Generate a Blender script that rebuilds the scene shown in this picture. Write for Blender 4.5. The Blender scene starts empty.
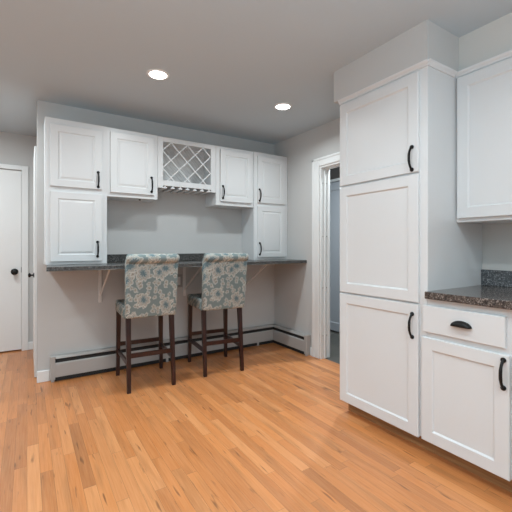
import bpy, bmesh, math, random
from mathutils import Vector, Matrix
random.seed(4)
S = bpy.context.scene
COL = S.collection
PI = math.pi

# ------------------------------------------------------------------ camera
yaw, pitch, roll = math.radians(32.607), 0.0, 0.0
CAM_H = 1.175
Fv = Vector((math.sin(yaw)*math.cos(pitch), math.cos(yaw)*math.cos(pitch), -math.sin(pitch)))
R0 = Vector((math.cos(yaw), -math.sin(yaw), 0)); U0 = R0.cross(Fv)
Rv = R0*math.cos(roll) + U0*math.sin(roll); Uv = Rv.cross(Fv)
cd = bpy.data.cameras.new('camera'); cam = bpy.data.objects.new('camera', cd); COL.objects.link(cam)
cd.sensor_width = 36; cd.lens = 357.9/512*36; cd.shift_y = -(256-246.3)/512; cd.clip_start = .05
cam.matrix_world = Matrix(((Rv.x, Uv.x, -Fv.x, 0), (Rv.y, Uv.y, -Fv.y, 0), (Rv.z, Uv.z, -Fv.z, CAM_H), (0, 0, 0, 1)))
S.camera = cam

# ------------------------------------------------------------------ world, exposure, added area lights
w = bpy.data.worlds.new('sky'); S.world = w; w.use_nodes = True
w.node_tree.nodes['Background'].inputs[0].default_value = (.75, .85, 1, 1)
w.node_tree.nodes['Background'].inputs[1].default_value = .6
vs = S.view_settings
vs.view_transform = 'Standard'; vs.look = 'None'; vs.gamma = 1; vs.use_curve_mapping = False
vs.exposure = 0.0
LAMP_W = 8.7
def area(name, loc, rot, sx, sy, e, col=(1, 1, 1), shape='RECTANGLE'):
    l = bpy.data.lights.new(name, 'AREA'); l.shape = shape; l.size = sx; l.size_y = sy; l.energy = e; l.color = col
    o = bpy.data.objects.new(name, l); o.location = loc; o.rotation_euler = rot; COL.objects.link(o); return o
area('added_room_fill', (0.0, -2.53, 1.45), (math.radians(90), 0, 0), 2.6, 1.3, 6, (.80, .93, 1))      # unseen area light added behind the camera to brighten the room
area('added_room_fill', (-2.53, 0.6, 1.45), (math.radians(90), 0, math.radians(-90)), 2.6, 1.3, 15, (.74, .91, 1))  # unseen area light added at the left for the pantry fronts

area('added_ceiling_fill', (-.2, -.9, 1.25), (PI, 0, 0), 1.6, 1.6, 80, (.68, .89, 1))     # added upward area light, stands in for a flash bounced off the ceiling

# ------------------------------------------------------------------ node helpers
class NT:
    def __init__(s, name):
        s.m = bpy.data.materials.new(name); s.m.use_nodes = True; s.t = s.m.node_tree
        s.b = s.t.nodes['Principled BSDF']; s._tc = None
    def n(s, typ, **k):
        nd = s.t.nodes.new(typ)
        for a, v in k.items(): setattr(nd, a, v)
        return nd
    def l(s, a, b): s.t.links.new(a, b)
    def put(s, sock, v):
        if isinstance(v, bpy.types.NodeSocket): s.l(v, sock)
        else: sock.default_value = v
    def M(s, op, a, b=None, c=None):
        nd = s.n('ShaderNodeMath', operation=op); s.put(nd.inputs[0], a)
        if b is not None: s.put(nd.inputs[1], b)
        if c is not None: s.put(nd.inputs[2], c)
        return nd.outputs[0]
    def obj(s):
        if not s._tc: s._tc = s.n('ShaderNodeTexCoord')
        return s._tc.outputs['Object']
    def xyz(s, v):
        nd = s.n('ShaderNodeSeparateXYZ'); s.l(v, nd.inputs[0]); return nd.outputs
    def comb(s, x, y, z):
        nd = s.n('ShaderNodeCombineXYZ')
        for i, v in enumerate((x, y, z)): s.put(nd.inputs[i], v)
        return nd.outputs[0]
    def noise(s, vec, scale, detail=3, rough=.5):
        nd = s.n('ShaderNodeTexNoise'); s.l(vec, nd.inputs['Vector']); nd.inputs['Scale'].default_value = scale
        nd.inputs['Detail'].default_value = detail; nd.inputs['Roughness'].default_value = rough; return nd.outputs['Fac']
    def ramp(s, fac, stops, interp='LINEAR'):
        nd = s.n('ShaderNodeValToRGB'); s.l(fac, nd.inputs[0]); r = nd.color_ramp; r.interpolation = interp
        while len(r.elements) < len(stops): r.elements.new(.5)
        for e, (p, c) in zip(r.elements, stops): e.position = p; e.color = (*c, 1)
        return nd.outputs[0]
    def mix(s, fac, a, b, mode='MIX'):
        nd = s.n('ShaderNodeMix', data_type='RGBA', blend_type=mode)
        s.put(nd.inputs[0], fac)
        for i, v in ((6, a), (7, b)):
            if isinstance(v, bpy.types.NodeSocket): s.l(v, nd.inputs[i])
            else: nd.inputs[i].default_value = (*v, 1)
        return nd.outputs[2]
    def bump(s, h, dist, strength=.5):
        nd = s.n('ShaderNodeBump'); s.l(h, nd.inputs['Height']); nd.inputs['Distance'].default_value = dist
        nd.inputs['Strength'].default_value = strength; s.l(nd.outputs[0], s.b.inputs['Normal'])
    def set(s, col=None, rough=.5, metal=0, spec=.5):
        if col is not None: s.put(s.b.inputs['Base Color'], (*col, 1) if isinstance(col, tuple) else col)
        s.put(s.b.inputs['Roughness'], rough); s.b.inputs['Metallic'].default_value = metal
        s.b.inputs['Specular IOR Level'].default_value = spec; return s.m

def painted(name, col, rough, bumpd=.0006, scale=180, spec=.5):
    t = NT(name); f = t.noise(t.obj(), scale, 2)
    g = t.noise(t.obj(), 1.3, 2)
    c = t.mix(g, tuple(v*.985 for v in col), tuple(min(1, v*1.015) for v in col))
    t.bump(f, bumpd, .3); return t.set(c, rough, 0, spec)
def metal(name, col, rough, met=.7):
    t = NT(name); f = t.noise(t.obj(), 60, 2)
    c = t.mix(f, tuple(v*.8 for v in col), tuple(v*1.25 for v in col)); return t.set(c, rough, met)

M_wall = painted('grey_wall_paint', (.575, .57, .56), .85)
M_wallk = painted('warm_grey_wall_paint', (.62, .605, .575), .85)
M_ceil = painted('ceiling_paint', (.525, .60, .65), .9, .001, 90)
M_white = painted('white_trim_paint', (.82, .825, .82), .4)
M_cab = painted('white_cabinet_lacquer', (.71, .72, .725), .33, .0003)
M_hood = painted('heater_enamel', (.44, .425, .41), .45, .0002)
M_dark = painted('dark_recess', (.02, .02, .02), .8)
M_black = metal('black_iron', (.018, .018, .018), .42)
M_steel = metal('brushed_steel', (.5, .49, .48), .35, .9)
M_brkt = painted('bracket_enamel', (.80, .80, .79), .5)
M_plate = painted('grey_outlet_plate', (.38, .38, .375), .5)
M_slate_door = painted('pale_blue_grey_door', (.50, .53, .57), .5)
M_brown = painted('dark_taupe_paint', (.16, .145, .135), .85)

def mk_lens():
    t = NT('lamp_lens'); t.b.inputs['Emission Color'].default_value = (1, .97, .92, 1); t.b.inputs['Emission Strength'].default_value = 9
    return t.set((.9, .9, .9), .4)
M_lens = mk_lens()
def mk_glass():
    t = NT('added_window_glass'); t.b.inputs['Transmission Weight'].default_value = 1; return t.set((.95, .97, .97), .02)
M_glass = mk_glass()

def mk_floor():
    t = NT('maple_strip_floor'); x, y, z = t.xyz(t.obj())
    xs = t.M('DIVIDE', x, .0575); row = t.M('FLOOR', xs)
    def wn(a, b=None):
        nd = t.n('ShaderNodeTexWhiteNoise', noise_dimensions='2D'); t.l(t.comb(a, b if b is not None else 3.3, 0), nd.inputs['Vector']); return nd
    r1 = wn(row, None).outputs['Value']
    ln = t.M('MULTIPLY_ADD', wn(row, 9.7).outputs['Value'], .5, .55)
    ys = t.M('DIVIDE', t.M('MULTIPLY_ADD', r1, 7.0, y), ln); col = t.M('FLOOR', ys)
    idn = wn(row, col).outputs['Value']; id2 = wn(col, row).outputs['Value']
    base = t.ramp(idn, [(0, (.39, .125, .034)), (.06, (.48, .155, .040)), (.16, (.55, .183, .047)), (.40, (.60, .20, .052)), (.62, (.64, .224, .061)), (.84, (.69, .275, .095)), (1, (.53, .17, .043))])
    off = t.M('MULTIPLY', id2, 40.0)
    flame = t.noise(t.comb(t.M('MULTIPLY', x, 14), t.M('MULTIPLY', y, 1.6), off), 1, 3, .55)
    base = t.mix(t.M('MULTIPLY', t.M('SMOOTH_MAX', t.M('SUBTRACT', flame, .5), 0, .05), 3.0), base, (.34, .12, .035))
    grain = t.noise(t.comb(t.M('MULTIPLY', x, 160), t.M('MULTIPLY', y, 5), off), 1, 3, .6)
    base = t.mix(.16, base, t.ramp(grain, [(.3, (.35, .17, .07)), (.7, (.85, .55, .3))]))
    st = t.noise(t.comb(t.M('MULTIPLY', x, 45), t.M('MULTIPLY', y, 4.5), t.M('ADD', off, 13)), 1, 2, .5)
    stm = t.ramp(st, [(.65, (0, 0, 0)), (.73, (1, 1, 1))])
    base = t.mix(t.M('MULTIPLY', stm, .7), base, (.15, .06, .025))
    fx = t.M('FRACT', xs); ex = t.M('MINIMUM', fx, t.M('SUBTRACT', 1.0, fx))
    fy = t.M('MULTIPLY', t.M('FRACT', ys), ln)
    gap = t.M('MAXIMUM', t.M('LESS_THAN', ex, .014), t.M('LESS_THAN', fy, .0022))
    base = t.mix(t.M('MULTIPLY', gap, .5), base, (.16, .075, .03))
    t.bump(t.M('SUBTRACT', t.M('MULTIPLY', grain, .3), gap), .0006, .4)
    t.b.inputs['Coat Weight'].default_value = .25; t.b.inputs['Coat Roughness'].default_value = .16
    return t.set(base, .36)
M_floor = mk_floor()

def mk_toe():
    t = NT('toe_kick_wood'); v = t.xyz(t.obj())
    g = t.noise(t.comb(t.M('MULTIPLY', v[0], 3), v[1], t.M('MULTIPLY', v[2], 60)), 1, 3)
    return t.set(t.ramp(g, [(.3, (.25, .12, .05)), (.7, (.42, .22, .09))]), .45)
M_toe = mk_toe()
def mk_slate():
    t = NT('dark_slate_tile'); br = t.n('ShaderNodeTexBrick'); t.l(t.obj(), br.inputs['Vector']); br.offset = 0
    br.inputs['Scale'].default_value = 3.2; br.inputs['Color1'].default_value = (.055, .055, .05, 1); br.inputs['Color2'].default_value = (.085, .08, .07, 1)
    br.inputs['Mortar'].default_value = (.03, .03, .028, 1); br.inputs['Mortar Size'].default_value = .012
    br.inputs['Brick Width'].default_value = 1; br.inputs['Row Height'].default_value = 1
    n = t.noise(t.obj(), 9, 4); return t.set(t.mix(t.M('MULTIPLY', n, .6), br.outputs['Color'], (.13, .12, .10)), .4)
M_slate = mk_slate()
def mk_stone(name, dark, mid, lite, rough=.12):
    t = NT(name); v = t.n('ShaderNodeTexVoronoi'); t.l(t.obj(), v.inputs['Vector']); v.inputs['Scale'].default_value = 170
    c = t.xyz(v.outputs['Color'])[0]
    n = t.noise(t.obj(), 45, 4, .65)
    f = t.M('ADD', t.M('MULTIPLY', c, .6), t.M('MULTIPLY', n, .4))
    col = t.ramp(f, [(.22, dark), (.42, mid), (.58, dark), (.66, lite), (.74, mid)]); return t.set(col, rough)
M_bar = mk_stone('charcoal_granite', (.028, .028, .028), (.075, .073, .07), (.17, .165, .16), .25)
M_top = mk_stone('brown_black_granite', (.03, .024, .022), (.105, .08, .068), (.32, .27, .24), .14)
M_splash = mk_stone('blue_grey_granite', (.05, .053, .058), (.11, .115, .12), (.24, .245, .25), .2)
def mk_leg():
    t = NT('dark_cherry_wood'); v = t.xyz(t.obj())
    g = t.noise(t.comb(t.M('MULTIPLY', v[0], 90), t.M('MULTIPLY', v[1], 90), t.M('MULTIPLY', v[2], 6)), 1, 3)
    return t.set(t.ramp(g, [(.3, (.010, .003, .0025)), (.7, (.042, .010, .007))]), .3)
M_leg = mk_leg()
def mk_rack():
    t = NT('grey_rack_lining'); v = t.xyz(t.obj())
    g = t.noise(t.comb(t.M('MULTIPLY', t.M('ADD', v[0], v[2]), 55), v[1], t.M('MULTIPLY', t.M('SUBTRACT', v[0], v[2]), 8)), 1, 3)
    return t.set(t.ramp(g, [(.25, (.50, .50, .49)), (.75, (.78, .775, .765))]), .6)
M_rack = mk_rack()

def mk_fabric():
    t = NT('paisley_medallion_fabric'); oi = t.n('ShaderNodeObjectInfo')
    sc = t.n('ShaderNodeVectorMath', operation='ADD'); t.l(t.obj(), sc.inputs[0])
    v0 = t.xyz(t.obj())
    # follow the cloth: vertical faces use x / z, the flat top and the sides fold over through y
    u = t.M('MULTIPLY_ADD', v0[1], .55, v0[0]); vv = t.M('MULTIPLY_ADD', v0[1], .83, v0[2])
    p = t.comb(u, vv, 0)
    wob = t.n('ShaderNodeTexNoise'); t.l(p, wob.inputs['Vector']); wob.inputs['Scale'].default_value = 14; wob.inputs['Detail'].default_value = 1
    a = t.n('ShaderNodeVectorMath', operation='SUBTRACT'); t.l(wob.outputs['Color'], a.inputs[0]); a.inputs[1].default_value = (.5, .5, .5)
    b = t.n('ShaderNodeVectorMath', operation='SCALE'); t.l(a.outputs[0], b.inputs[0]); b.inputs['Scale'].default_value = .045
    c = t.n('ShaderNodeVectorMath', operation='ADD'); t.l(p, c.inputs[0]); t.l(b.outputs[0], c.inputs[1])
    def medal(scale, petals, rnd, amp):
        vo = t.n('ShaderNodeTexVoronoi', voronoi_dimensions='2D'); t.l(c.outputs[0], vo.inputs['Vector']); vo.inputs['Scale'].default_value = scale
        vo.inputs['Randomness'].default_value = rnd
        d = t.n('ShaderNodeVectorMath', operation='SUBTRACT'); t.l(c.outputs[0], d.inputs[0]); t.l(vo.outputs['Position'], d.inputs[1])
        dx, dy, _ = t.xyz(d.outputs[0]); ang = t.M('ARCTAN2', dy, dx)
        pet = t.M('MULTIPLY', t.M('ABSOLUTE', t.M('SINE', t.M('MULTIPLY', ang, petals))), amp)
        rnd_c = t.xyz(vo.outputs['Color'])
        return t.M('SUBTRACT', vo.outputs['Distance'], pet), rnd_c
    TEAL, TEAL2, CREAM, TAN, DEEP = (.19, .24, .242), (.27, .31, .305), (.61, .59, .54), (.27, .25, .215), (.125, .19, .215)
    r, rc = medal(7.0, 4, .88, .11)
    big = t.ramp(r, [(0, DEEP), (.08, CREAM), (.105, TEAL), (.15, CREAM), (.17, TAN), (.215, CREAM), (.235, TEAL2), (.27, CREAM), (.305, TEAL)], 'CONSTANT')
    r2, rc2 = medal(21, 2.5, .9, .12)
    small = t.ramp(r2, [(0, TAN), (.08, CREAM), (.12, TEAL2), (.21, CREAM), (.26, TEAL)], 'CONSTANT')
    out = t.ramp(r, [(.0, (0, 0, 0)), (.305, (1, 1, 1))], 'CONSTANT')
    col = t.mix(out, big, small)
    inn = t.ramp(r2, [(.0, (0, 0, 0)), (.22, (.7, .7, .7)), (.26, (0, 0, 0))], 'CONSTANT')
    col = t.mix(t.M('MULTIPLY', inn, .25), col, CREAM)
    weave = t.noise(t.obj(), 420, 2); t.bump(weave, .0008, .5)
    return t.set(col, .9, 0, .2)
M_fab = mk_fabric()

# ------------------------------------------------------------------ mesh helpers
def bx(bm, x0, x1, y0, y1, z0, z1, bev=0, seg=1):
    vs_ = [bm.verts.new((x, y, z)) for x in (x0, x1) for y in (y0, y1) for z in (z0, z1)]
    fs = [bm.faces.new([vs_[i] for i in q]) for q in ((0, 1, 3, 2), (4, 6, 7, 5), (0, 4, 5, 1), (2, 3, 7, 6), (0, 2, 6, 4), (1, 5, 7, 3))]
    if bev:
        es = {e for f in fs for e in f.edges}
        bmesh.ops.bevel(bm, geom=list(es), offset=bev, segments=seg, profile=.5, affect='EDGES')
    return bm
def box(*a, **k): return bx(bmesh.new(), *a, **k)
def hexa(bm, bot, top, bev=0):
    """a tapered bar between two rectangles, each (cx, cy, z, half x, half y)"""
    vs_ = []
    for sx in (-1, 1):
        for sy in (-1, 1):
            for c in (bot, top): vs_.append(bm.verts.new((c[0]+sx*c[3], c[1]+sy*c[4], c[2])))
    fs = [bm.faces.new([vs_[i] for i in q]) for q in ((0, 1, 3, 2), (4, 6, 7, 5), (0, 4, 5, 1), (2, 3, 7, 6), (0, 2, 6, 4), (1, 5, 7, 3))]
    if bev: bmesh.ops.bevel(bm, geom=list({e for f in fs for e in f.edges}), offset=bev, segments=2, profile=.5, affect='EDGES')
    return bm
def bar(bm, a, b, wx, wz, up=Vector((0, 0, 1))):
    a, b = Vector(a), Vector(b); d = (b-a).normalized(); s = d.cross(up).normalized(); u = s.cross(d)
    vs_ = [bm.verts.new(p + s*(sx*wx/2) + u*(sz*wz/2)) for p in (a, b) for sx in (-1, 1) for sz in (-1, 1)]
    for q in ((0, 1, 3, 2), (4, 6, 7, 5), (0, 4, 5, 1), (2, 3, 7, 6), (0, 2, 6, 4), (1, 5, 7, 3)): bm.faces.new([vs_[i] for i in q])
    return bm
def tube(bm, pts, rad, n=10):
    pts = [Vector(p) for p in pts]; rings = []
    rad = rad if isinstance(rad, (list, tuple)) else [rad]*len(pts)
    ref = None
    for i, p in enumerate(pts):
        d = (pts[min(i+1, len(pts)-1)] - pts[max(i-1, 0)]).normalized()
        if ref is None: ref = Vector((1, 0, 0)) if abs(d.x) < .9 else Vector((0, 1, 0))
        s = d.cross(ref).normalized(); u = s.cross(d)
        rings.append([bm.verts.new(p + (s*math.cos(2*PI*k/n) + u*math.sin(2*PI*k/n))*rad[i]) for k in range(n)])
    for a, b in zip(rings, rings[1:]):
        for k in range(n): bm.faces.new((a[k], a[(k+1) % n], b[(k+1) % n], b[k]))
    bm.faces.new(rings[0]); bm.faces.new(rings[-1]); return bm
def lathe(bm, prof, n=32, mat=None):
    """profile of (radius, height) turned about local Z, then moved by mat"""
    mat = mat or Matrix(); rings = []
    for r, h in prof: rings.append([bm.verts.new(mat @ Vector((r*math.cos(2*PI*k/n), r*math.sin(2*PI*k/n), h))) for k in range(n)])
    for a, b in zip(rings, rings[1:]):
        for k in range(n): bm.faces.new((a[k], a[(k+1) % n], b[(k+1) % n], b[k]))
    bm.faces.new(rings[0]); bm.faces.new(rings[-1]); return bm
def prism(bm, poly, x0, x1, axis='x'):
    f = (lambda t, p: (t, p[0], p[1])) if axis == 'x' else (lambda t, p: (p[0], t, p[1]))
    a = [bm.verts.new(f(x0, p)) for p in poly]; b = [bm.verts.new(f(x1, p)) for p in poly]; n = len(poly)
    bm.faces.new(a); bm.faces.new(b)
    for k in range(n): bm.faces.new((a[k], a[(k+1) % n], b[(k+1) % n], b[k]))
    return bm
def panel_door(x0, x1, z0, z1, y0, rings, back=.019):
    """framed door leaf: front face towards -y at y0; rings = (inset, depth) from the outer edge to the middle"""
    bm = bmesh.new(); rs = []
    seq = [(0, back), (0, .0025), (.0025, 0)] + rings
    for ins, d in seq:
        rs.append([bm.verts.new((x, y0+d, z)) for x, z in ((x0+ins, z0+ins), (x1-ins, z0+ins), (x1-ins, z1-ins), (x0+ins, z1-ins))])
    for a, b in zip(rs, rs[1:]):
        for k in range(4): bm.faces.new((a[k], a[(k+1) % 4], b[(k+1) % 4], b[k]))
    bm.faces.new(rs[0]); bm.faces.new(rs[-1]); return bm
def obj(name, bm, mat, parent=None, smooth=None):
    bmesh.ops.recalc_face_normals(bm, faces=bm.faces[:])
    me = bpy.data.meshes.new(name); bm.to_mesh(me); bm.free()
    if smooth:
        me.polygons.foreach_set('use_smooth', [True]*len(me.polygons)); me.set_sharp_from_angle(angle=math.radians(smooth))
    me.materials.append(mat); o = bpy.data.objects.new(name, me); COL.objects.link(o)
    if parent: o.parent = parent
    return o
def struct(name, bm, mat, parent=None):
    o = obj(name, bm, mat, parent)
    if not parent: o['kind'] = 'structure'
    return o
def tag(o, label, cat, group=None):
    o['label'] = label; o['category'] = cat
    if group: o['group'] = group
    return o
def thing(name, label, cat, loc, rz=0, group=None):
    o = bpy.data.objects.new(name, None); o.empty_display_size = .1; COL.objects.link(o)
    o.location = loc; o.rotation_euler = (0, 0, rz); return tag(o, label, cat, group)

# ------------------------------------------------------------------ the room
CEIL = 2.434; WX = 2.58; KX = 2.495; WY = 3.61; HY = 4.82
struct('floor', box(-2.6, 2.625, -2.6, 4.94, -.06, 0), M_floor)
struct('ceiling', box(-2.75, 3.75, -2.75, 4.95, CEIL, CEIL+.12), M_ceil)
struct('wall_back', box(.073, 2.58, WY, WY+.115, 0, CEIL), M_wall)                # behind the bar counter
bm = bmesh.new()
bx(bm, WX, WX+.12, 2.79, 4.82, 0, CEIL); bx(bm, WX, WX+.12, 1.5, 2.03, 0, CEIL); bx(bm, WX, WX+.12, 2.03, 2.79, 2.01, CEIL)
struct('wall_right', bm, M_wall)
struct('wall_kitchen', box(KX, KX+.185, -2.6, 1.5, 0, CEIL), M_wallk)
bm = bmesh.new()                                                                # hall end wall with its door opening
bx(bm, -2.6, -.83, HY, HY+.12, 0, CEIL); bx(bm, -.045, 2.7, HY, HY+.12, 0, CEIL); bx(bm, -.83, -.045, HY, HY+.12, 2.035, CEIL); bx(bm, -.95, .1, HY+.12, HY+.15, 0, 2.2)  # last slab is an unseen backing added to stop light leaking under the door
struct('wall_hall', bm, M_wall)
struct('wall_side', box(.095, .2, WY+.115, HY, 0, CEIL), M_wall)                # right side of the hall
bm = bmesh.new()                                                                # outer walls with openings for the added windows
bx(bm, -2.72, -2.6, -2.6, -.75, 0, CEIL); bx(bm, -2.72, -2.6, 1.95, 4.95, 0, CEIL); bx(bm, -2.72, -2.6, -.75, 1.95, 0, .78); bx(bm, -2.72, -2.6, -.75, 1.95, 2.12, CEIL)
struct('wall_left', bm, M_wall)
bm = bmesh.new()
bx(bm, -2.72, -1.35, -2.72, -2.6, 0, CEIL); bx(bm, 1.35, 2.7, -2.72, -2.6, 0, CEIL); bx(bm, -1.35, 1.35, -2.72, -2.6, 0, .78); bx(bm, -1.35, 1.35, -2.72, -2.6, 2.12, CEIL)
struct('wall_front', bm, M_wall)
def added_window(name, loc, rz):  # unseen windows, added as sources for the room's light
    root = bpy.data.objects.new(name, None); COL.objects.link(root); root.location = loc; root.rotation_euler = (0, 0, rz); root['kind'] = 'structure'
    bm = bmesh.new()
    for a in ((-1.35, -1.29, .78, 2.12), (1.29, 1.35, .78, 2.12), (-1.29, 1.29, .78, .84), (-1.29, 1.29, 2.06, 2.12), (-.025, .025, .84, 2.06)):
        bx(bm, a[0], a[1], -.03, .03, a[2], a[3])
    obj('added_window_frame', bm, M_white, root); obj('added_window_pane', box(-1.29, 1.29, -.004, .004, .84, 2.06), M_glass, root)
added_window('added_window_1', (0, -2.66, 0), 0); added_window('added_window_2', (-2.66, .6, 0), PI/2)

# soffits over the kitchen cabinets
struct('wall_soffit', box(1.869, KX, 1.160, 1.879, 2.214, CEIL), M_wall)
struct('wall_soffit_kitchen', box(2.196, KX, -1.2, 1.160, 2.214, CEIL), M_wallk)

# small room seen through the doorway
bm = bmesh.new(); bx(bm, 2.625, 3.72, 1.5, 4.82, -.07, -.004)
struct('floor_side_room', bm, M_slate)
bm = bmesh.new(); bx(bm, 3.60, 3.72, 1.5, 4.82, 0, CEIL)
struct('wall_side_room', bm, M_brown)
struct('wall_side_room_end', box(2.7, 3.6, 1.38, 1.5, 0, CEIL), M_wall)
d3 = struct('door_3', panel_door(-.42, .42, .012, 2.06, 0, [(.11, 0), (.12, .006), (.13, .006)], .035), M_slate_door)
d3.rotation_euler = (0, 0, -PI/2); d3.location = (3.562, 3.5, 0)
struct('trim_2', box(3.55, 3.6, 3.05, 3.95, 2.065, 2.10), M_white)

# doorway in the right wall: casing, jamb, stop, hinges
bm = bmesh.new()
for y0, y1 in ((2.795, 2.895), (1.932, 2.03)):
    bx(bm, WX-.016, WX, y0, y1, 0, 2.09, .003); bx(bm, WX-.022, WX-.015, y0+.07 if y0 > 2.5 else y0, y1 if y0 > 2.5 else y1-.07, 0, 2.09, .002)
bx(bm, WX-.016, WX, 2.03, 2.79, 2.01, 2.09, .003); bx(bm, WX-.022, WX-.015, 1.932, 2.895, 2.072, 2.094, .002)
struct('trim_1', bm, M_white)
bm = bmesh.new()
bx(bm, WX-.004, WX+.125, 2.772, 2.792, 0, 2.01); bx(bm, WX-.004, WX+.125, 2.028, 2.048, 0, 2.01); bx(bm, WX-.004, WX+.125, 2.048, 2.772, 1.992, 2.012)
bx(bm, WX+.04, WX+.058, 2.764, 2.773, 0, 1.993, .002); bx(bm, WX+.09, WX+.106, 2.764, 2.773, 0, 1.993, .002)
bx(bm, WX+.04, WX+.075, 2.048, 2.758, 1.98, 1.993)
dj = struct('door_frame', bm, M_white)
for z in (1.835, 1.278, .74, .24):
    for x in (WX+.022, WX+.074):
        obj('hinge_screw', lathe(bmesh.new(), [(.006, 0), (.006, .004), (.004, .006)], 12, Matrix.Translation((x, 2.773, z)) @ Matrix.Rotation(PI/2, 4, 'X')), M_steel, dj)

# hall door with its casing, and the leaf standing open against the hall's side wall
def knob(parent, x, y, z, d, k=1.0):
    bm = bmesh.new(); m = Matrix.Translation((x, y, z)) @ Matrix.Rotation(PI/2 if d == 'y' else -PI/2, 4, 'X' if d == 'y' else 'Y') @ Matrix.Scale(k, 4)
    lathe(bm, [(.031, 0), (.031, .006), (.024, .010), (.011, .014), (.010, .034), (.020, .038), (.027, .046), (.028, .056), (.022, .064), (.010, .067)], 24, m)
    return obj('door_knob', bm, M_black, parent, 40)
d1 = struct('door_1', panel_door(-.82, -.054, .012, 2.028, HY+.012, [(.02, 0)], .035), M_white)
knob(d1, -.118, HY+.013, .89, 'y', 1.15)
obj('latch', box(-.056, -.05, HY+.004, HY+.016, .88, .94), M_black, d1)
bm = bmesh.new()
bx(bm, -.052, .014, HY-.018, HY, 0, 2.08, .003); bx(bm, -.895, -.825, HY-.018, HY, 0, 2.08, .003); bx(bm, -.825, -.052, HY-.018, HY, 2.03, 2.08, .003)
bx(bm, -.052, -.04, HY, HY+.1, 0, 2.03); bx(bm, -.837, -.825, HY, HY+.1, 0, 2.03)
struct('trim_3', bm, M_white)
d2 = struct('door_2', box(.055, .09, 3.745, 4.5, .008, 2.068, .002), M_white)
knob(d2, .055, 3.80, .915, 'x', .72)

# baseboards
struct('baseboard_back', box(.070, .168, WY-.014, WY, 0, .10, .004), M_white)
struct('baseboard_hall', box(.014, .095, HY-.014, HY, 0, .09, .004), M_white)
struct('baseboard_right', box(WX-.014, WX, 2.895, 2.932, 0, .09, .004), M_white)

# ------------------------------------------------------------------ recessed lights
def downlight(x, y, label, k=1.0, spread=155):
    t = thing('recessed_light', label, 'ceiling light', (x, y, CEIL), 0, 'recessed ceiling lights')
    bm = bmesh.new()
    lathe(bm, [(.062, -.001), (.064, -.006), (.078, -.005), (.082, 0)], 40); obj('trim_ring', bm, M_white, t, 40)
    obj('lens', lathe(bmesh.new(), [(.0615, -.0005), (.0615, -.0035), (.05, -.0045)], 40), M_lens, t)
    l = area('lamp_light', (x, y, CEIL-.012), (0, 0, 0), .12, .12, LAMP_W*k, (.85, .95, .985), 'DISK'); l.data.spread = math.radians(spread)
    return t
downlight(.808, 2.595, 'round recessed ceiling light on the left, nearer the camera')
downlight(3.15, 2.6, 'unseen ceiling light added to brighten the side room beyond the doorway', 3.0)  # unseen lamp added so the side room is brighter
downlight(1.940, 2.583, 'round recessed ceiling light on the right, near the tall cabinet soffit')
for x, y in ((.823, 1.1), (1.1, .2), (.823, -1.0), (-.7, 1.8), (-.7, .2), (1.7, -1.4), (-.7, -1.4)):  # unseen lamps added to light the room; one follows a cabinet's shadow
    downlight(x, y, 'unseen ceiling light added for room light, behind or beside the camera')
for x, y in ((-.55, 3.75), (-.75, 2.9)): downlight(x, y, 'unseen ceiling light added to brighten the hall', 1.7, 176)  # two unseen lamps added to lift the hall

# ------------------------------------------------------------------ cabinet builders (local: width along x, front frame at y=0, back at +y)
RAISED = [(.055, 0), (.060, .006), (.068, .006), (.082, .001)]
SHAKER = [(.062, 0), (.068, .006), (.070, .009)]
def pull(parent, x, z0, z1, y, r=.0065):
    n = 12; pts = []; rad = []
    zc = (z0+z1)/2; h = (z1-z0)/2
    for i in range(n+1):
        a = -1+2*i/n; pts.append((x, y-.006-.024*(1-abs(a)**2.6), zc+h*a*.93)); rad.append(r*(1.15 if abs(a) < .5 else 1))
    bm = tube(bmesh.new(), pts, rad, 10)
    for s in (-1, 1):
        lathe(bm, [(.012, 0), (.012, .005), (.008, .010)], 16, Matrix.Translation((x, y, zc+s*h*.94)) @ Matrix.Rotation(PI/2, 4, 'X'))
    return obj('handle', bm, M_black, parent, 50)
def door(root, x0, x1, z0, z1, style, hx=None, hz=None):
    d = obj('door', panel_door(x0, x1, z0, z1, -.019, style, .0187), M_cab, root)
    if hx is not None: pull(d, hx, hz[0], hz[1], -.019)
    return d

# wall B: cabinets on and above the bar counter.  frame plane y = 3.345
FY = 3.345; BD = WY-FY-.002; CT = 1.024
c = thing('tall_wall_cabinet', 'white two-door cabinet standing on the left end of the bar counter', 'cabinet', (.122, FY, CT))
obj('body', box(0, .468, 0, BD, 0, 1.198, .0015), M_cab, c)
door(c, .035, .425, 2.17-.505-CT, 2.17-CT, RAISED, .394, (1.682-CT, 1.814-CT)); door(c, .035, .425, 1.05-CT, 1.622-CT, RAISED, .389, (1.085-CT, 1.216-CT))
c = thing('wall_cabinet', 'short white wall cabinet hung left of the wine rack', 'cabinet', (.588, FY, 1.614))
obj('body', box(0, .449, 0, BD, 0, .606, .0015), M_cab, c)
door(c, .028, .411, .036, .57, RAISED, .387, (.064, .202))
obj('screw_cap', lathe(bmesh.new(), [(.01, 0), (.01, -.008), (.006, -.010)], 12, Matrix.Translation((.30, .06, 0))), M_dark, c)
c = thing('wall_cabinet', 'short white wall cabinet hung right of the wine rack', 'cabinet', (1.647, FY, 1.603))
obj('body', box(0, .459, 0, BD, 0, .616, .0015), M_cab, c)
door(c, .046, .428, .040, .582, RAISED, .072, (.07, .203))
c = thing('tall_wall_cabinet', 'white two-door cabinet standing on the right end of the bar counter in the corner', 'cabinet', (2.110, FY, CT))
obj('body', box(0, .468, 0, BD, 0, 1.198, .0015), M_cab, c)
door(c, .045, .418, 1.66-CT, 2.178-CT, RAISED, .064, (1.677-CT, 1.81-CT)); door(c, .045, .418, 1.052-CT, 1.623-CT, RAISED, .067, (1.08-CT, 1.214-CT))

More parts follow.
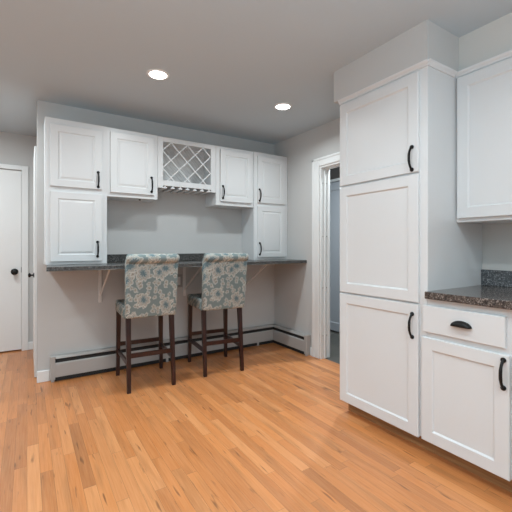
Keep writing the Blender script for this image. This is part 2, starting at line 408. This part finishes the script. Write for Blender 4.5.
# wine rack
c = thing('wine_rack', 'white open wine rack cabinet with diagonal lattice front and stemware rails below', 'wine rack', (1.039, FY, 1.73))
W = .606
bm = bmesh.new()
bx(bm, 0, .052, 0, .019, .0, .487, .001); bx(bm, .552, W, 0, .019, .0, .487, .001); bx(bm, .052, .552, 0, .019, .443, .487, .001); bx(bm, .052, .552, 0, .019, .0245, .075, .001)
obj('face_frame', bm, M_cab, c)
bm = bmesh.new()
bx(bm, 0, .016, .019, BD, .05, .487); bx(bm, W-.016, W, .019, BD, .05, .487); bx(bm, .016, W-.016, .019, BD, .471, .487); bx(bm, .016, W-.016, .019, BD, .056, .072)
obj('body', bm, M_cab, c)
obj('back_panel', box(.016, W-.016, BD-.012, BD, .072, .471), M_rack, c)
x0, x1, z0, z1 = .052, .552, .075, .443; sp = .1667
def clip_line(sgn, k):                                     # points of x + sgn*z = k inside the opening
    ps = []
    for x in (x0, x1):
        z = (k-x)*sgn
        if z0-1e-6 <= z <= z1+1e-6: ps.append((x, z))
    for z in (z0, z1):
        x = k-sgn*z
        if x0 < x < x1: ps.append((x, z))
    return ps
for sgn, y in ((1, .008), (-1, .0105)):
    for i in range(-8, 12):
        k = (x0+.08) + sgn*z1 + i*sp
        ps = clip_line(sgn, k)
        if len(ps) >= 2:
            a, b = ps[0], max(ps, key=lambda q: (q[0]-ps[0][0])**2+(q[1]-ps[0][1])**2)
            if math.dist(a, b) > .03:
                obj('lattice_slat', bar(bmesh.new(), (a[0], y, a[1]), (b[0], y, b[1]), .0068, .010, Vector((-(b[1]-a[1]), 0, b[0]-a[0]))), M_cab, c)
for i in range(7):                                         # stemware rails
    xc = .052+.021+i*(.458/6); bm = bmesh.new()
    bx(bm, xc-.007, xc+.007, .004, BD-.01, .012, .056); bx(bm, xc-.020, xc+.020, .004, BD-.01, .0, .012, .001)
    obj('stemware_rail', bm, M_cab, c)

# bar counter, its backsplash and its brackets
c = thing('bar_counter', 'long dark grey granite bar counter on the back wall behind the stools', 'counter', (.119, 2.998, .993))
bm = bmesh.new(); yb = WY-2.998-.001; xr = WX-.119-.001
prism(bm, [(0, 0), (xr, 0), (xr, yb), (.026, yb)], 0, .0305); bmesh.ops.rotate(bm, verts=bm.verts[:], cent=(0, 0, 0), matrix=Matrix(((0, 1, 0), (0, 0, 1), (1, 0, 0))))
bmesh.ops.bevel(bm, geom=bm.edges[:], offset=.003, segments=1, profile=.5, affect='EDGES')
obj('countertop', bm, M_bar, c)
tag(obj('stone_backsplash', box(.592, 2.108, WY-.021, WY-.001, 1.0238, 1.098, .002), M_bar), 'dark granite backsplash strip along the wall behind the bar counter and stools', 'backsplash')
def bracket(x, label):
    t = thing('shelf_bracket', label, 'bracket', (x, WY-.001, .65), 0, 'shelf brackets under the bar counter')
    obj('wall_arm', box(-.014, .014, -.012, 0, 0, .342, .002), M_brkt, t)
    obj('top_arm', box(-.014, .014, -.50, -.012, .331, .342, .002), M_brkt, t)
    obj('brace', bar(bmesh.new(), (0, -.012, .07), (0, -.46, .331), .016, .008, Vector((1, 0, 0))), M_brkt, t)
bracket(.575, 'shelf bracket under the bar counter left of both stools')
bracket(1.405, 'shelf bracket under the bar counter between the two stools')
bracket(2.15, 'shelf bracket under the bar counter near the right corner')
t = thing('wall_outlet', 'grey electrical outlet plate on the wall between the two stools', 'outlet', (1.34, WY, .745))
obj('plate', box(-.04, .04, -.012, 0, 0, .135, .003), M_plate, t); obj('socket', box(-.018, .018, -.0135, -.0115, .025, .11, .0005), M_brkt, t)

# ------------------------------------------------------------------ baseboard heater, two runs meeting in the corner
h = thing('baseboard_heater', 'long low white baseboard heater running along the back wall and round the corner', 'heater', (0, 0, 0))
hood = [(.0, .075), (.0, .218), (.045, .218), (.062, .200), (.060, .196), (.044, .213), (.006, .213), (.006, .075)]
front = [(.066, .040), (.066, .152), (.058, .164), (.055, .162), (.062, .150), (.062, .040)]
def run_x(p, x0, x1): return prism(bmesh.new(), [(WY-.001-a, b) for a, b in p], x0, x1, 'x')
def run_y(p, y0, y1): return prism(bmesh.new(), [(WX-.001-a, b) for a, b in p], y0, y1, 'y')
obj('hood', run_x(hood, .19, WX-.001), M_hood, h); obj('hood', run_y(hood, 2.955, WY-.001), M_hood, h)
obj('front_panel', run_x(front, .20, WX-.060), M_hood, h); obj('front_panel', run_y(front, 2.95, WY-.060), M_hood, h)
obj('shade_dark_fins', box(.205, WX-.012, WY-.056, WY-.007, .004, .188), M_dark, h); obj('shade_dark_fins', box(WX-.056, WX-.007, 2.965, WY-.056, .004, .188), M_dark, h)  # fins filled out near-black to stand in for shade in slot and floor gap
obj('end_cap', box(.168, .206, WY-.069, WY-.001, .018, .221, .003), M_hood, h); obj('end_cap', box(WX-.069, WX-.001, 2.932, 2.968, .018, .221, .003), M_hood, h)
for x in (.187, 1.2, 2.3): obj('foot', box(x-.012, x+.012, WY-.062, WY-.004, 0, .05), M_hood, h)
obj('foot', box(WX-.062, WX-.004, 2.938, 2.962, 0, .03), M_hood, h)

# ------------------------------------------------------------------ kitchen cabinets on the right (front frame x = 1.904, facing -x)
KF = 1.886; RZ = -PI/2
c = thing('pantry_cabinet', 'tall white pantry cabinet with three stacked doors beside the doorway', 'cabinet', (KF, 1.829, 0), RZ)
DP = KX-KF-.002
obj('body', box(0, .6615, 0, DP, .095, 2.213, .0015), M_cab, c)
obj('toe_kick', box(.02, .661, .06, .076, 0, .095), M_toe, c)
door(c, .010, .614, 1.600, 2.168, SHAKER, .577, (1.612, 1.75)); door(c, .010, .614, .855, 1.588, SHAKER); door(c, .010, .614, .090, .843, SHAKER, .579, (.65, .79))
cr = [(0, 2.184), (-.008, 2.185), (-.011, 2.193), (-.021, 2.203), (-.024, 2.212), (0, 2.212)]
def crown(x0, x1, ret=None):
    bm = bmesh.new(); prism(bm, cr, x0, x1, 'x')
    if ret: prism(bm, [(ret-a, b) for a, b in cr], -.012, .265, 'y')
    return bm
obj('crown_moulding', crown(-.004, .673, .6615), M_cab, c)

c = thing('base_cabinet', 'white base cabinet with a drawer over one door beside the pantry', 'cabinet', (KF, 1.167, 0), RZ)
obj('body', box(0, .42, 0, DP, .095, .884, .0015), M_cab, c); obj('toe_kick', box(0, .42, .06, .076, 0, .095), M_toe, c)
dr = obj('drawer', panel_door(-.0205, .391, .70, .846, -.019, [(.006, 0)], .0187), M_cab, c)
door(c, -.028, .4085, .093, .668, SHAKER, .385, (.512, .65))
bm = bmesh.new(); n = 20; rs = []                                    # cup pull: a half shell open below
for i in range(7):
    th = PI/2*i/6; rs.append([bm.verts.new((.193+.052*math.cos(PI*k/n)*math.cos(th*.55), -.019-.026*math.sin(th), .764+.030*math.sin(PI*k/n)*math.cos(th*.75))) for k in range(n+1)])
for a, b in zip(rs, rs[1:]):
    for k in range(n): bm.faces.new((a[k], a[k+1], b[k+1], b[k]))
bm.faces.new(rs[-1])
hp = obj('cup_pull', bm, M_black, dr, 50)
sm = hp.modifiers.new('thick', 'SOLIDIFY'); sm.thickness = .003
c = thing('base_cabinet', 'white base cabinet cut off by the right edge of the photo', 'cabinet', (KF, .746, 0), RZ)
obj('body', box(0, .45, 0, DP, .095, .884, .0015), M_cab, c); obj('toe_kick', box(0, .45, .06, .076, 0, .095), M_toe, c)
obj('drawer', panel_door(.01, .44, .70, .846, -.019, [(.006, 0)], .0187), M_cab, c)
door(c, .008, .44, .093, .668, SHAKER, .035, (.512, .65))
c = thing('kitchen_counter', 'brown speckled granite kitchen counter on the base cabinets at the right', 'counter', (1.852, 1.1665, .885), RZ)
obj('countertop', box(0, .87, 0, KX-1.852-.002, 0, .04, .004, seg=2), M_top, c)
obj('backsplash', box(0, .87, KX-1.852-.022, KX-1.852-.002, .0402, .14, .002), M_splash, c)
c = thing('wall_cabinet', 'white wall cabinet hung above the brown granite kitchen counter', 'cabinet', (2.180, 1.1665, 1.314), RZ)
UD = KX-2.180-.002
obj('body', box(0, .90, 0, UD, .004, .901, .0015), M_cab, c)
door(c, .012, .448, .026, .862, SHAKER, .415, (.06, .20)); door(c, .452, .882, .026, .862, SHAKER, .485, (.06, .20))
cr = [(0, .873), (-.008, .874), (-.011, .882), (-.021, .892), (-.024, .901), (0, .901)]
obj('crown_moulding', crown(.0, .90), M_cab, c)

# ------------------------------------------------------------------ bar stools (local: back towards -y, front towards +y)
def make_stool():
    t = thing('bar_stool', '', 'stool', (0, 0, 0), 0, 'upholstered bar stools at the counter')
    L = .020; T = .015
    for sx in (-1, 1):
        obj('leg', hexa(bmesh.new(), (sx*.182, -.232, 0, T, T), (sx*.178, -.172, .63, L, L), .002), M_leg, t)
        obj('leg', hexa(bmesh.new(), (sx*.197, .235, 0, T, T), (sx*.190, .225, .62, L, L), .002), M_leg, t)
        bm = bar(bmesh.new(), (sx*.184, -.215, .228), (sx*.196, .232, .228), .016, .036); obj('side_stretcher', bm, M_leg, t)
    obj('back_stretcher', bar(bmesh.new(), (-.182, -.207, .288), (.182, -.207, .288), .016, .036), M_leg, t)
    obj('front_stretcher', bar(bmesh.new(), (-.196, .232, .285), (.196, .232, .285), .016, .036), M_leg, t)
    # seat
    bm = bx(bmesh.new(), -.218, .208, -.20, .25, .585, .69, .022, 4)
    for v in bm.verts:
        if v.co.z > .66: v.co.z += .016*(1-((v.co.x+.005)/.214)**2)*(1-((v.co.y-.02)/.24)**2)
    obj('seat', bm, M_fab, t, 60)
    # back, leaning, and its rolled top
    bm = bx(bmesh.new(), -.211, .193, -.275, -.195, .60, 1.075, .018, 4)
    bmesh.ops.bisect_plane(bm, geom=bm.verts[:]+bm.edges[:]+bm.faces[:], plane_co=(0, 0, .84), plane_no=(0, 0, 1))
    for v in bm.verts:
        k = (v.co.z-.60)/.5; v.co.y -= .055*k; v.co.x *= 1.0+.035*k
    obj('backrest', bm, M_fab, t, 60)
    bm = bmesh.new(); n = 20
    prof = [(-.215, .012), (-.212, .026), (-.204, .036), (-.185, .040), (-.08, .041), (.0, .0405), (.08, .041), (.185, .040), (.204, .036), (.212, .026), (.215, .012)]
    lathe(bm, [(r, x*.975-.009) for x, r in prof], n, Matrix.Translation((0, -.318, 1.077)) @ Matrix.Rotation(PI/2, 4, 'Y') @ Matrix.Diagonal((.95, 1.2, 1, 1)))
    obj('rolled_top', bm, M_fab, t, 60)
    return t
def dup(root):
    r = root.copy(); COL.objects.link(r)
    for ch in list(root.children):
        k = ch.copy(); COL.objects.link(k); k.parent = r
    return r
s1 = make_stool(); s1.location = (.880, 3.18, 0); s1.rotation_euler = (0, 0, math.radians(-3))
s1['label'] = 'blue and cream paisley bar stool on the left, nearer the hall'
s2 = dup(s1); s2.location = (1.560, 3.176, 0); s2.rotation_euler = (0, 0, math.radians(-6.5))
s2['label'] = 'blue and cream paisley bar stool on the right, nearer the pantry and doorway'
